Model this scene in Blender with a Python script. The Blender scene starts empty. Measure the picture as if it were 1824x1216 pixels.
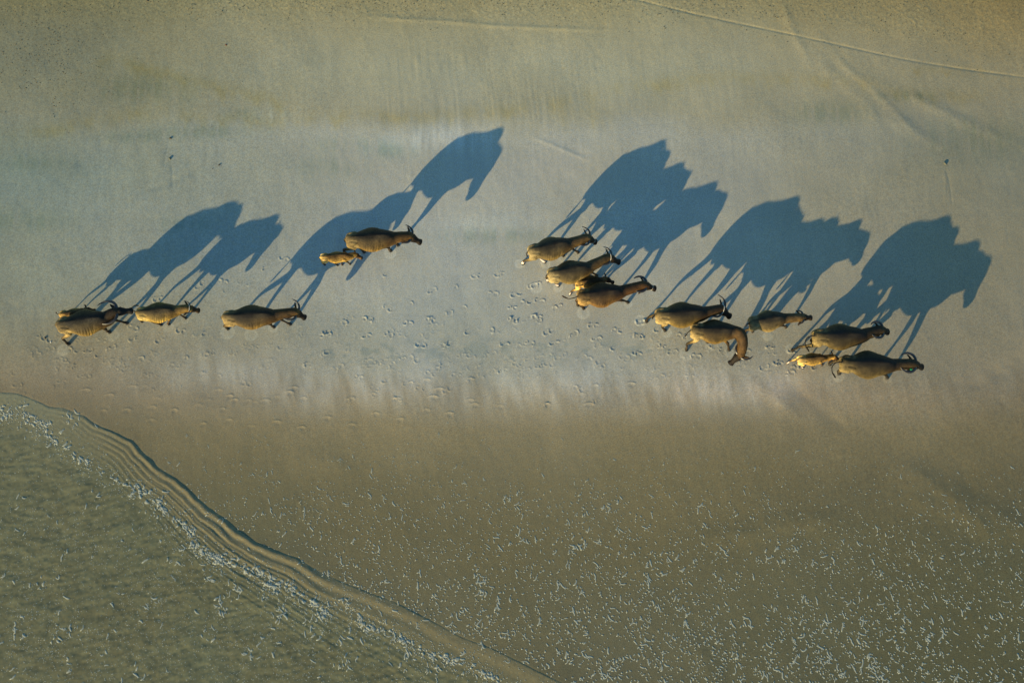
import bpy, math, random
import numpy as np
from mathutils import Vector, kdtree

scene = bpy.context.scene
COL = scene.collection
R = math.radians

# ------------------------------------------------------------------ camera
CAM_Z, TILT, HFOV = 33.6, 12.0, 55.0
cam_data = bpy.data.cameras.new("camera")
cam_data.sensor_fit = 'HORIZONTAL'
cam_data.angle = R(HFOV)
cam_data.clip_start = 0.5
cam_data.clip_end = 3000
cam = bpy.data.objects.new("camera", cam_data)
COL.objects.link(cam)
cam.location = (0, 0, CAM_Z)
cam.rotation_euler = (R(TILT), 0, 0)
scene.camera = cam

# ------------------------------------------------------------------ light
SUN_EL, SHADOW_AZ = 13.2, 48.5          # shadows run towards this bearing (from +x, anticlockwise)
world = bpy.data.worlds.new("World")
scene.world = world
world.use_nodes = True
wn, wl = world.node_tree.nodes, world.node_tree.links
bg = wn['Background']
sky = wn.new('ShaderNodeTexSky')
sky.sky_type = 'NISHITA'
sky.sun_disc = False
sky.sun_elevation = R(SUN_EL)
sky.sun_rotation = R((90 - (SHADOW_AZ + 180)) % 360)
sky.air_density = 1.0
sky.dust_density = 0.3
sky.ozone_density = 4.0
tint = wn.new('ShaderNodeMix'); tint.data_type = 'RGBA'; tint.blend_type = 'MULTIPLY'
tint.inputs['Factor'].default_value = 1.0
tint.inputs['B'].default_value = (0.86, 1.05, 0.96, 1)
wl.new(sky.outputs['Color'], tint.inputs['A'])
wl.new(tint.outputs['Result'], bg.inputs['Color'])
bg.inputs['Strength'].default_value = 0.122
sd = bpy.data.lights.new("sun", 'SUN')
sd.energy = 4.6
sd.angle = R(0.53)
sd.color = (1.0, 0.80, 0.42)
sun = bpy.data.objects.new("sun", sd)
COL.objects.link(sun)
a = R(SHADOW_AZ)
dv = Vector((math.cos(a) * math.cos(R(SUN_EL)), math.sin(a) * math.cos(R(SUN_EL)), -math.sin(R(SUN_EL))))
sun.rotation_euler = dv.to_track_quat('-Z', 'Y').to_euler()
sun.location = (-20, -20, 20)

scene.view_settings.view_transform = 'Standard'
scene.view_settings.look = 'None'
scene.view_settings.gamma = 1
scene.view_settings.exposure = 1.15
scene.render.engine = 'CYCLES'

# ------------------------------------------------------------------ image pixels to ground
# image coordinates (u, v): the 1824 x 1216 image pixels, projected through the camera to metres on the ground
FPX = 912 / math.tan(R(HFOV) / 2)
CT, ST = math.cos(R(TILT)), math.sin(R(TILT))
def un(u, v, z=0.0):
    dx = (np.asarray(u, float) - 912) / FPX
    dy = -(np.asarray(v, float) - 608) / FPX
    wy = dy * CT + ST
    wz = dy * ST - CT
    k = (z - CAM_Z) / wz
    return dx * k, wy * k
def to_pixel(x, y):
    cx = x; cy = y * CT + (-CAM_Z) * ST; cz = -y * ST + (-CAM_Z) * CT
    return 912 + FPX * cx / -cz, 608 - FPX * cy / -cz
def unl(pts):
    x, y = un([p[0] for p in pts], [p[1] for p in pts])
    return np.stack([x, y], 1)
PX = un(913, 608)[0] - un(912, 608)[0]          # metres per image pixel

# ------------------------------------------------------------------ noise
_tabs = {}
def vnoise(x, y, seed=0):
    if seed not in _tabs:
        _tabs[seed] = np.random.RandomState(1000 + seed).rand(256, 256).astype(np.float32)
    T = _tabs[seed]
    xi = np.floor(x).astype(np.int32); yi = np.floor(y).astype(np.int32)
    fx = (x - xi).astype(np.float32); fy = (y - yi).astype(np.float32)
    fx = fx * fx * (3 - 2 * fx); fy = fy * fy * (3 - 2 * fy)
    a0 = xi & 255; a1 = (xi + 1) & 255; b0 = yi & 255; b1 = (yi + 1) & 255
    return (T[a0, b0] * (1 - fx) + T[a1, b0] * fx) * (1 - fy) + (T[a0, b1] * (1 - fx) + T[a1, b1] * fx) * fy - 0.5
def fbm(x, y, seed=0, o=4, g=0.5):
    s = 0; a = 1.0; t = 0
    for i in range(o):
        s = s + a * vnoise(x * 2 ** i + 17.3 * i, y * 2 ** i + 5.1 * i, seed + i); t += a; a *= g
    return s / t * 2
def sstep(a, b, x):
    t = np.clip((x - a) / (b - a), 0, 1)
    return t * t * (3 - 2 * t)
def lin(c):
    c = np.asarray(c, float) / 255
    return np.where(c <= 0.04045, c / 12.92, ((c + 0.055) / 1.055) ** 2.4)

# ------------------------------------------------------------------ object helpers
def link(o):
    COL.objects.link(o); return o
def mesh_obj(name, V, F, mat=None, parent=None, smooth=True):
    me = bpy.data.meshes.new(name)
    me.from_pydata([tuple(map(float, v)) for v in V], [], F)
    me.update()
    if smooth:
        me.polygons.foreach_set('use_smooth', [True] * len(me.polygons))
    if mat: me.materials.append(mat)
    o = link(bpy.data.objects.new(name, me))
    if parent: o.parent = parent
    return o
def tag(o, label=None, cat=None, group=None, kind=None):
    if label: o['label'] = label
    if cat: o['category'] = cat
    if group: o['group'] = group
    if kind: o['kind'] = kind
def grid_obj(name, X, Y, Z, mat, cols=None, keep=None, extra=None):
    nx, ny = X.shape
    co = np.stack([X, Y, Z], -1).reshape(-1, 3).astype(np.float32)
    idx = np.arange(nx * ny).reshape(nx, ny)
    q = np.stack([idx[:-1, :-1], idx[1:, :-1], idx[1:, 1:], idx[:-1, 1:]], -1).reshape(-1, 4)
    if keep is not None:
        k = (keep[:-1, :-1] | keep[1:, :-1] | keep[1:, 1:] | keep[:-1, 1:]).reshape(-1)
        q = q[k]
        used = np.unique(q)
        rm = np.full(nx * ny, -1, np.int64); rm[used] = np.arange(len(used))
        q = rm[q]; co = co[used]
        if cols is not None: cols = cols.reshape(-1, 4)[used]
    me = bpy.data.meshes.new(name)
    me.vertices.add(len(co)); me.vertices.foreach_set('co', co.ravel())
    me.loops.add(q.size); me.loops.foreach_set('vertex_index', q.astype(np.int32).ravel())
    me.polygons.add(len(q))
    me.polygons.foreach_set('loop_start', np.arange(0, q.size, 4, dtype=np.int32))
    me.polygons.foreach_set('loop_total', np.full(len(q), 4, np.int32))
    me.polygons.foreach_set('use_smooth', np.ones(len(q), bool))
    me.update(calc_edges=True)
    if cols is not None:
        at = me.color_attributes.new('tone', 'FLOAT_COLOR', 'POINT')
        at.data.foreach_set('color', cols.reshape(-1, 4).astype(np.float32).ravel())
    me.materials.append(mat)
    return link(bpy.data.objects.new(name, me))

# ------------------------------------------------------------------ materials
def new_mat(name):
    m = bpy.data.materials.new(name); m.use_nodes = True
    nt = m.node_tree
    return m, nt.nodes, nt.links, nt.nodes['Principled BSDF']
def nd(N, t, **kw):
    n = N.new(t)
    for k, v in kw.items():
        if k in n.inputs: n.inputs[k].default_value = v
        else: setattr(n, k, v)
    return n
def mixc(N, L, A, B, fac=1.0, mode='MULTIPLY'):
    m = N.new('ShaderNodeMix'); m.data_type = 'RGBA'; m.blend_type = mode
    for s, v in (('Factor', fac), ('A', A), ('B', B)):
        if hasattr(v, 'links') or hasattr(v, 'is_linked'): L.new(v, m.inputs[s])
        else: m.inputs[s].default_value = v
    return m.outputs['Result']
def ramp(N, L, src, stops):
    r = N.new('ShaderNodeValToRGB')
    r.color_ramp.elements[0].position = stops[0][0]; r.color_ramp.elements[0].color = stops[0][1]
    r.color_ramp.elements[1].position = stops[-1][0]; r.color_ramp.elements[1].color = stops[-1][1]
    for p, c in stops[1:-1]:
        e = r.color_ramp.elements.new(p); e.color = c
    L.new(src, r.inputs['Fac']); return r.outputs['Color']
def g(v, a=1): return (v, v, v, a)

def sand_material():
    m, N, L, P = new_mat('wet sand')
    att = nd(N, 'ShaderNodeVertexColor', layer_name='tone')
    tc = nd(N, 'ShaderNodeTexCoord')
    n1 = nd(N, 'ShaderNodeTexNoise', Scale=26.0, Detail=3.0, Roughness=0.7)
    n2 = nd(N, 'ShaderNodeTexNoise', Scale=7.0, Detail=4.0, Roughness=0.6)
    n3 = nd(N, 'ShaderNodeTexNoise', Scale=11.0, Detail=3.0, Roughness=0.6)
    for n in (n1, n2, n3): L.new(tc.outputs['Object'], n.inputs['Vector'])
    c = mixc(N, L, att.outputs['Color'], ramp(N, L, n1.outputs['Fac'], [(0.25, g(0.62)), (0.5, g(1.0)), (0.75, g(1.36))]))
    c = mixc(N, L, c, ramp(N, L, n2.outputs['Fac'], [(0.3, (0.93, 0.95, 0.99, 1)), (0.7, (1.07, 1.05, 1.0, 1))]))
    c = mixc(N, L, c, ramp(N, L, n3.outputs['Fac'], [(0.3, (1.05, 0.99, 0.9, 1)), (0.7, (0.95, 1.01, 1.1, 1))]))
    L.new(c, P.inputs['Base Color'])
    P.inputs['Specular IOR Level'].default_value = 0.35
    P.inputs['Roughness'].default_value = 0.55
    b = nd(N, 'ShaderNodeBump', Strength=0.35, Distance=0.004)
    nb = nd(N, 'ShaderNodeTexNoise', Scale=18.0, Detail=4.0, Roughness=0.7)
    L.new(tc.outputs['Object'], nb.inputs['Vector'])
    L.new(nb.outputs['Fac'], b.inputs['Height']); L.new(b.outputs['Normal'], P.inputs['Normal'])
    return m
def water_material():
    m, N, L, P = new_mat('shallow silty water')
    att = nd(N, 'ShaderNodeVertexColor', layer_name='tone')
    tc = nd(N, 'ShaderNodeTexCoord')
    n1 = nd(N, 'ShaderNodeTexNoise', Scale=9.0, Detail=5.0, Roughness=0.7)
    n2 = nd(N, 'ShaderNodeTexNoise', Scale=22.0, Detail=2.0, Roughness=0.5)
    for n in (n1, n2): L.new(tc.outputs['Object'], n.inputs['Vector'])
    c = mixc(N, L, att.outputs['Color'], ramp(N, L, n1.outputs['Fac'], [(0.3, g(0.84)), (0.7, g(1.16))]))
    c = mixc(N, L, c, ramp(N, L, n2.outputs['Fac'], [(0.3, (1.08, 1.0, 0.85, 1)), (0.7, (0.94, 1.0, 1.06, 1))]))
    L.new(c, P.inputs['Base Color'])
    P.inputs['IOR'].default_value = 1.33
    P.inputs['Roughness'].default_value = 0.15
    b = nd(N, 'ShaderNodeBump', Strength=0.5, Distance=0.012)
    L.new(n1.outputs['Fac'], b.inputs['Height']); L.new(b.outputs['Normal'], P.inputs['Normal'])
    return m
def simple(name, col, rough=0.6, var=0.2, scale=40.0, spec=0.4, bump=0.0):
    m, N, L, P = new_mat(name)
    tc = nd(N, 'ShaderNodeTexCoord')
    n = nd(N, 'ShaderNodeTexNoise', Scale=scale, Detail=3.0, Roughness=0.6)
    L.new(tc.outputs['Object'], n.inputs['Vector'])
    c = mixc(N, L, (*col, 1), ramp(N, L, n.outputs['Fac'], [(0.3, g(1 - var)), (0.7, g(1 + var))]))
    L.new(c, P.inputs['Base Color'])
    P.inputs['Roughness'].default_value = rough
    P.inputs['Specular IOR Level'].default_value = spec
    if bump:
        b = nd(N, 'ShaderNodeBump', Strength=bump, Distance=0.01)
        L.new(n.outputs['Fac'], b.inputs['Height']); L.new(b.outputs['Normal'], P.inputs['Normal'])
    return m
def hide_material(name, rough, shag):
    m, N, L, P = new_mat(name)
    att = nd(N, 'ShaderNodeVertexColor', layer_name='coat')
    tc = nd(N, 'ShaderNodeTexCoord')
    mp = nd(N, 'ShaderNodeMapping'); mp.inputs['Scale'].default_value = (1.0, 2.6, 0.8)
    L.new(tc.outputs['Object'], mp.inputs['Vector'])
    n1 = nd(N, 'ShaderNodeTexNoise', Scale=7.0, Detail=5.0, Roughness=0.65)
    n2 = nd(N, 'ShaderNodeTexNoise', Scale=34.0, Detail=3.0, Roughness=0.7)
    L.new(tc.outputs['Object'], n1.inputs['Vector']); L.new(mp.outputs['Vector'], n2.inputs['Vector'])
    c = mixc(N, L, att.outputs['Color'], ramp(N, L, n1.outputs['Fac'], [(0.3, g(0.5)), (0.7, g(1.5))]))
    c = mixc(N, L, c, ramp(N, L, n2.outputs['Fac'], [(0.3, g(1 - shag)), (0.7, g(1 + shag))]))
    L.new(c, P.inputs['Base Color'])
    P.inputs['Roughness'].default_value = rough
    P.inputs['Specular IOR Level'].default_value = 0.15
    b = nd(N, 'ShaderNodeBump', Strength=0.9, Distance=0.02)
    L.new(n2.outputs['Fac'], b.inputs['Height']); L.new(b.outputs['Normal'], P.inputs['Normal'])
    return m
M_SAND = sand_material()
M_WATER = water_material()
M_FOAM = simple('foam', (0.235, 0.245, 0.20), 0.7, 0.15, 30)
M_HIDE = hide_material('buffalo hide', 0.55, 0.25)
M_CALF = hide_material('woolly calf coat', 0.8, 0.55)
M_HORN = simple('dark horn', (0.022, 0.018, 0.015), 0.35, 0.3, 25, 0.5)
M_HOOF = simple('black hoof', (0.018, 0.016, 0.015), 0.45, 0.3, 25, 0.5)
M_EYE = simple('dark eye', (0.008, 0.006, 0.005), 0.1, 0.1, 10, 0.6)
M_ROPE = simple('pale rope', (0.42, 0.38, 0.32), 0.8, 0.2, 60)
M_TAG = simple('green plastic', (0.01, 0.34, 0.12), 0.4, 0.05, 20)
M_STONE = simple('dark pebble', (0.045, 0.035, 0.022), 0.7, 0.4, 30, 0.3)
M_RUST = simple('rusty brown leaf', (0.16, 0.045, 0.012), 0.7, 0.3, 30, 0.3)
M_SHELL = simple('pale shell', (0.5, 0.46, 0.38), 0.5, 0.2, 30, 0.4)
M_GREYSHELL = simple('grey barnacled shell', (0.10, 0.10, 0.07), 0.7, 0.5, 60, 0.3)

# ------------------------------------------------------------------ polylines on the ground
def seg_dist(X, Y, P):
    D = np.full(X.shape, 1e9, np.float32); T = np.zeros(X.shape, np.float32); tot = 0
    for i in range(len(P) - 1):
        ax, ay = P[i]; bx, by = P[i + 1]
        l = math.hypot(bx - ax, by - ay)
        t = np.clip(((X - ax) * (bx - ax) + (Y - ay) * (by - ay)) / (l * l), 0, 1)
        d = np.hypot(X - ax - t * (bx - ax), Y - ay - t * (by - ay)).astype(np.float32)
        m = d < D
        D = np.where(m, d, D); T = np.where(m, tot + t * l, T); tot += l
    return D, T
def smooth_line(P, n=6):
    P = [np.array(p, float) for p in P]; out = []
    for i in range(len(P) - 1):
        p0 = P[max(i - 1, 0)]; p1 = P[i]; p2 = P[i + 1]; p3 = P[min(i + 2, len(P) - 1)]
        for k in range(n):
            t = k / n
            out.append(0.5 * (2 * p1 + (p2 - p0) * t + (2 * p0 - 5 * p1 + 4 * p2 - p3) * t * t + (3 * p1 - p0 - 3 * p2 + p3) * t ** 3))
    out.append(P[-1]); return np.array(out)

SHORE_S = [(-60, 684), (0, 698), (30, 700), (48, 706), (72, 716), (88, 724), (112, 726), (150, 740), (170, 755), (200, 768), (235, 785),
           (262, 812), (280, 830), (312, 852), (345, 880), (372, 903), (400, 922), (425, 945), (455, 965), (490, 980), (530, 993),
           (565, 1015), (610, 1036), (660, 1055), (705, 1072), (760, 1100), (825, 1135), (880, 1155), (940, 1185), (1000, 1215), (1100, 1270)]
SHORE = unl(SHORE_S)
SHORE_F = np.vstack([[(-900, 14.0), (-60, 7.5)], SHORE, [(14, -9.5), (60, -13), (900, -30)]])
def shore_dist(X, Y):
    d, t = seg_dist(X, Y, SHORE_F)
    ys = np.interp(X, SHORE_F[:, 0], SHORE_F[:, 1])
    return np.where(Y < ys, d, -d)                # metres, positive out in the water

FOAM_LINE_S = [(-30, 722), (0, 728), (14, 738), (40, 731), (52, 742), (62, 750), (84, 754), (88, 775), (105, 792), (128, 803), (150, 822),
               (188, 838), (198, 850), (218, 858), (245, 872), (278, 892), (298, 912), (318, 928), (341, 946), (350, 972),
               (380, 990), (412, 1003), (440, 1012), (470, 1028), (482, 1045), (512, 1040), (538, 1062), (562, 1078), (574, 1096), (600, 1070), (632, 1084),
               (652, 1116), (690, 1126), (732, 1144), (742, 1158), (800, 1172), (850, 1192), (900, 1222)]

# ------------------------------------------------------------------ hoof prints, clear ones and washed-out ones
PR = []
def prints(lst, k, ox=0, oy=0, sc=1.0):
    for x, y in lst: PR.append((ox + x / sc, oy + y / sc, k))
prints([(100,103),(200,45),(320,25),(312,120),(433,107),(537,45),(660,30),(605,165),(742,160),(857,97),(990,85),(1104,30),(1237,20),(1060,160),(1195,150),(1295,95),(1330,155),(1435,108),(1540,57),(1555,128),(1670,85),(1795,40),(1785,115),(1778,212),(1645,185)], 1.0, 550, 560, 3.04)
prints([(90,210),(210,190),(320,250),(370,265),(445,280),(500,245),(570,240),(165,290),(270,340),(660,320),(700,270),(825,215),(880,225),(950,225),(920,285),(800,330),(1020,310),(1050,300),(1130,265),(1180,245),(1250,270),(1300,270),(1385,215),(1510,230),(1580,265),(1710,225),(535,370),(405,360),(605,400),(750,410),(480,460),(225,460),(350,435),(1290,490),(1550,470),(1460,400)], 0.55, 550, 560, 3.04)
prints([(60,880),(295,765),(545,1030),(300,1145),(15,1020),(330,940),(170,965),(20,1160)], 1.0, 910, 390, 6.514)
prints([(35,300),(80,290),(45,430),(215,375),(265,540),(375,590),(25,610),(470,430),(605,635),(750,530),(850,570),(1100,600),(1330,530),(1275,740),(1420,700),(1560,570),(1595,730)], 1.0, 1130, 520, 5.527)
prints([(170,740),(250,670),(450,680),(40,630)], 1.0, 1380, 550, 6.514)
prints([(770,518),(812,511),(848,492),(890,488),(878,522),(828,547),(733,540),(690,548),(655,570),(768,568),(613,574),(580,595),(685,490),(798,556),(912,570),(948,508)], 0.8)
prints([(600,820),(885,845),(1025,860),(745,905),(600,890),(325,955),(470,950),(240,955),(380,990),(190,1020),(75,890),(30,870),(650,1010),(920,1005),(1750,860),(1760,970),(1640,1045),(1385,470),(1505,410),(1140,545),(1000,570),(750,655)], 0.85, 60, 340, 3.378)
prints([(1060,980),(1200,980),(1330,940),(1480,940),(1610,875),(850,1050),(560,1055),(1150,600),(1240,550),(100,955),(250,1050),(1290,560)], 0.5, 60, 340, 3.378)
WP = []                                              # prints washed by the swash, crescent with a drawn-out runnel
for x, y in [(595,75),(560,160),(690,155),(825,140),(855,95),(945,155),(1080,130),(1130,105),(1205,150),(1245,80),(1345,105),(1380,115),(1440,105),(1500,85),(1570,60),(1240,210),(1100,230),(1360,245),(1500,220),(1635,250),(1775,200),(725,30),(820,210)]:
    WP.append((x / 3.04, 680 + y / 3.04))
for x, y in [(100,560),(230,600),(365,540),(495,570),(640,520),(765,540),(900,490),(1040,500),(350,435),(480,460),(225,460),(1290,490)]:
    WP.append((550 + x / 3.04, 560 + y / 3.04))
_r = random.Random(5)
for i in range(34):
    u = _r.uniform(20, 1250); PR.append((u, 655 + _r.gauss(0, 22) + max(0, (500 - u)) * 0.04, _r.uniform(0.25, 0.55)))
for i in range(150):
    u = _r.uniform(60, 1400); t = _r.random(); PR.append((u, 600 + 75 * t + (_r.gauss(0, 10)) - (30 if 520 < u < 950 and t < .4 else 0), _r.uniform(0.22, 0.5)))
for i in range(16):
    u = _r.uniform(150, 1150); WP.append((u, 700 + _r.gauss(0, 16)))

# resting spots of hooves: pale drained discs in the wet sand (image pixel u, v, radius)
HALO = [(201,597,12),(113,624,11),(405,592,13),(447,596,12),(486,584,9),(695,451,11),(300,582,10),(1039,557,12),(1119,541,8),(955,512,11),(925,470,9),
        (994,512,9),(1003,460,9),(1367,599,9),(1187,592,10),(1222,631,12),(1298,628,9),(1141,571,11),(1493,670,11),(1580,675,8),(1408,622,10),(1496,621,9),(1140,548,0.1),(972,470,9),(1264,618,8),(330,571,7)]

# ------------------------------------------------------------------ beach heights
def axis(lo, hi, step, far):
    a = list(np.arange(lo, hi + step / 2, step)); s = step; x = a[-1]
    while x < far: s *= 1.22; x += s; a.append(x)
    s = step; x = a[0]; b = []
    while x > -far: s *= 1.22; x -= s; b.append(x)
    return np.array(b[::-1] + a)
gx = axis(-21.5, 21.5, 0.024, 900)
gy = axis(-4.9, 21.3, 0.024, 900)
X, Y = np.meshgrid(gx, gy, indexing='ij')
X = X.astype(np.float32); Y = Y.astype(np.float32)
U, Vv = to_pixel(X, Y)
U = np.clip(U, -3000, 5000); Vv = np.where(Y > 60, -2000, Vv); Vv = np.clip(Vv, -2000, 4000)
SD = shore_dist(X, Y)
near = (np.abs(X) < 30) & (Y > -12) & (Y < 32)
Z = 0.012 * fbm(X / 3.2, Y / 2.2, 10, 3) + 0.006 * fbm(X / 0.55, Y / 0.8, 20, 3) + 0.0016 * fbm(X / 0.16, Y / 0.22, 24, 2)
Z += 0.003 * np.maximum(fbm((X + .5 * Y) / 0.5, (Y - .3 * X) / 2.4, 27, 3), 0) * sstep(420, 0, 911 * 0 + 0 * X + np.clip(Vv, -500, 900))
Z += 0.03 * fbm(X / 14, Y / 9, 30, 2)
# drainage ribs running down the beach, fine parallel grooves
warp = 0.25 * fbm(X / 1.5, Y / 3.0, 40, 2)
rib = vnoise((X + 0.10 * (Y - 16) + warp * 0.4) / 0.085, Y / 1.6, 44)
ribm = sstep(40, 90, Vv) * (1 - sstep(190, 235, Vv)) * sstep(600, 700, U) * (1 - sstep(1150, 1350, U)) + 0.35 * sstep(60, 120, Vv) * (1 - sstep(420, 520, Vv)) + 0.45 * sstep(700, 760, Vv) * (1 - sstep(930, 1000, Vv))
ribm *= np.clip(0.75 + 1.1 * fbm(X / 1.6, Y / 3.0, 48, 2), 0.1, 1.5)
Z += 0.0034 * rib * ribm
# soft current marks
def ridge(pts, w, h, taper=0.25):
    global Z
    if taper and w > 0.1: h *= 0.85; w *= 1.15
    P = unl(smooth_line(pts, 5))
    x0, x1 = P[:, 0].min() - 4 * w, P[:, 0].max() + 4 * w; y0, y1 = P[:, 1].min() - 4 * w, P[:, 1].max() + 4 * w
    i0, i1 = np.searchsorted(gx, [x0, x1]); j0, j1 = np.searchsorted(gy, [y0, y1])
    sx = X[i0:i1, j0:j1]; sy = Y[i0:i1, j0:j1]
    d, t = seg_dist(sx, sy, P)
    T = t / max(t.max(), 1e-6)
    e = sstep(0, taper, T) * sstep(0, taper, 1 - T) if taper else 1
    Z[i0:i1, j0:j1] += h * np.exp(-(d / w) ** 2) * e * (1 + 0.4 * fbm(sx / 0.4, sy / 0.4, 60, 2))
ridge([(1105, -12), (1130, -2), (1224, 22), (1300, 39), (1400, 60), (1500, 82), (1600, 104), (1700, 121), (1824, 138), (1900, 148)], 0.042, -0.009, 0)
ridge([(600, 24), (700, 33), (820, 40), (900, 47), (1130, 56)], 0.09, 0.008)
ridge([(1390, -10), (1400, 25), (1415, 60), (1432, 90), (1446, 130)], 0.16, 0.016)
ridge([(1425, 60), (1460, 110), (1510, 150), (1545, 190), (1580, 250)], 0.22, 0.010)
ridge([(1470, 70), (1500, 112), (1560, 165), (1600, 205), (1650, 250)], 0.16, 0.014)
ridge([(1480, 60), (1540, 130), (1610, 165), (1680, 200), (1760, 235), (1840, 270)], 0.2, 0.016)
ridge([(1500, 100), (1560, 140), (1640, 175)], 0.2, -0.012)
ridge([(1560, 200), (1640, 240), (1700, 270)], 0.2, 0.010)
ridge([(240, 345), (290, 330), (330, 312), (380, 280)], 0.12, -0.010)
ridge([(130, 300), (165, 275), (195, 245)], 0.2, -0.012)
ridge([(0, 560), (60, 530), (110, 490)], 0.25, -0.012)
ridge([(920, 175), (905, 120), (935, 40)], 0.14, -0.004)
ridge([(940, 240), (1000, 265), (1060, 290)], 0.08, 0.006)
ridge([(1224, 965), (1330, 948), (1400, 932), (1520, 922)], 0.3, 0.022)
ridge([(1560, 830), (1640, 850), (1700, 885), (1824, 945), (1900, 985)], 0.35, 0.026)
ridge([(1600, 888), (1680, 900), (1740, 935), (1800, 965)], 0.3, 0.02)
ridge([(1330, 672), (1390, 715), (1440, 760)], 0.22, 0.014)
ridge([(1380, 660), (1450, 720), (1530, 780)], 0.2, -0.012)
ridge([(1700, 705), (1760, 672), (1840, 632)], 0.3, -0.02)
ridge([(520, 870), (535, 900), (545, 940)], 0.07, 0.004, .45)
ridge([(955, 760), (962, 840), (945, 900)], 0.10, 0.003, .45)
ridge([(1224, 1120), (1260, 1190), (1280, 1240)], 0.3, 0.015)
ridge([(500, 830), (560, 815), (640, 850)], 0.3, 0.01)
ridge([(1683, 296), (1692, 330), (1696, 375)], 0.04, -0.006)
ridge([(1681, 296), (1684, 330), (1683, 370)], 0.05, 0.004)
ridge([(303, 250), (296, 275), (291, 300)], 0.06, -0.006)
ridge([(305, 286), (308, 320), (306, 345)], 0.05, -0.005)
def patch(u, v, rad):
    x, y = un(u, v)
    i0, i1 = np.searchsorted(gx, [x - rad, x + rad]); j0, j1 = np.searchsorted(gy, [y - rad, y + rad])
    return x, y, slice(i0, i1), slice(j0, j1)
rp = random.Random(3)
WET = np.zeros(X.shape, np.float32)
def hoofprint(u, v, k, r=0.082):
    x, y, si, sj = patch(u, v, 0.42)
    dx = X[si, sj] - x; dy = Y[si, sj] - y
    n = 0.02 * fbm(X[si, sj] / 0.06, Y[si, sj] / 0.06, 70, 2)
    h = np.zeros(dx.shape, np.float32)
    ang = rp.uniform(-0.5, 0.5)
    pair = [(0, 0)] if rp.random() < 0.35 else [(-0.105, 0.0), (0.105, rp.uniform(-0.05, 0.05))]
    for ox, oy in pair:
        ox2 = ox * math.cos(ang) - oy * math.sin(ang); oy2 = ox * math.sin(ang) + oy * math.cos(ang)
        ex = dx - ox2; ey = dy - oy2
        d = np.hypot(ex, ey) + n
        rr = r * rp.uniform(0.65, 1.1) * (0.8 if k < .5 else 1)
        gap = 0.15 + 0.95 * sstep(-0.35, 0.5, np.cos(np.arctan2(ey, ex) - rp.uniform(0, 6.28)))
        h += 0.026 * np.exp(-((d - rr) / 0.020) ** 2) * gap
        h -= 0.016 * np.exp(-(d / (rr * 0.70)) ** 2)
        h += 0.012 * np.exp(-((ex * math.cos(ang * 3) + ey * math.sin(ang * 3)) / 0.018) ** 2) * (d < rr)   # ridge between the two claws
    Z[si, sj] += 0.56 * k * h
    WET[si, sj] += 0.30 * k * np.exp(-(np.hypot(dx, dy) / 0.13) ** 2)
for u, v, k in PR: hoofprint(u, v, k)
def washed(u, v):
    x, y, si, sj = patch(u, v, 1.3)
    dx = X[si, sj] - x; dy = Y[si, sj] - y
    k = rp.uniform(0.15, 0.5); bx = rp.uniform(-.3, .3); dx = dx + bx * dy + .25 * dy * dy
    d = np.hypot(dx * rp.uniform(.7, 1.1), dy * 1.5)
    arc = np.exp(-((d - 0.12) / 0.035) ** 2) * sstep(-0.03, 0.08, dy)
    run = np.exp(-((dx - 0.10 + 0.22 * dy) / 0.035) ** 2) * sstep(0.05, -0.1, dy) * np.exp(np.minimum(dy, 0) / 0.38)
    run2 = np.exp(-((dx + 0.12 + 0.22 * dy) / 0.03) ** 2) * sstep(0.05, -0.1, dy) * np.exp(np.minimum(dy, 0) / 0.25)
    Z[si, sj] += k * (0.022 * arc - 0.012 * np.exp(-(np.hypot(dx, dy * 1.5 + 0.04) / 0.08) ** 2) + rp.choice((0.2, 0.5, 1.0)) * (0.009 * run + 0.006 * run2))
for u, v in WP: washed(u, v)
# crab pellets and shell grit high on the beach
pel = fbm(X / 0.09, Y / 0.09, 80, 2) * np.maximum(sstep(70, 10, Vv + 0.02 * (U - 900) * 0 - 50 * sstep(1300, 1824, U)), 0.55 * np.exp(-(((U - 80) / 150) ** 2 + ((Vv - 90) / 90) ** 2)))
Z += 0.007 * np.maximum(pel - 0.05, 0)
# the bed falls away under the water
Z -= 0.05 * np.clip(SD + 0.05, 0, 40) * (SD > -0.05)
Z = np.where(near, Z, np.where(SD > 0, Z, 0.3 * np.clip((Y - 25) / 60, 0, 1) * sstep(25, 80, Y) + Z))
def ground_z(x, y):
    i = min(max(np.searchsorted(gx, x), 0), len(gx) - 1); j = min(max(np.searchsorted(gy, y), 0), len(gy) - 1)
    return float(Z[i, j])

# ------------------------------------------------------------------ beach colour: damp, drained, stained and soaked sand, with edge vignetting painted in
ILL = np.array([0.93, 0.95, 0.87])              # light falling on the open beach
vs = [-400, 0, 60, 120, 200, 240, 300, 400, 500, 600, 660, 700, 760, 850, 950, 1050, 1216, 1500]
Cc = [(145,138,108),(143,136,106),(149,144,116),(150,148,125),(146,143,119),(152,152,136),(150,149,133),(150,151,138),(151,151,137),(148,147,130),(150,148,131),(145,137,115),(130,119,91),(113,104,76),(101,94,68),(92,87,64),(86,82,61),(86,82,61)]
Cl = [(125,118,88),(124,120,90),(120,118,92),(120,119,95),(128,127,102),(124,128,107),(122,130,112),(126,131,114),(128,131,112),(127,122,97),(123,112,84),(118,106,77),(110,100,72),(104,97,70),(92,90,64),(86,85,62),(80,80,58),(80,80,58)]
Cr = [(122,108,70),(125,111,73),(133,121,88),(135,126,97),(131,126,102),(127,124,101),(123,121,99),(128,123,99),(131,125,101),(129,121,96),(124,115,91),(121,110,85),(117,106,79),(101,93,68),(91,86,61),(83,80,56),(76,74,50),(76,74,50)]  # side columns: wetness plus vignette darkening painted into the sand
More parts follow.
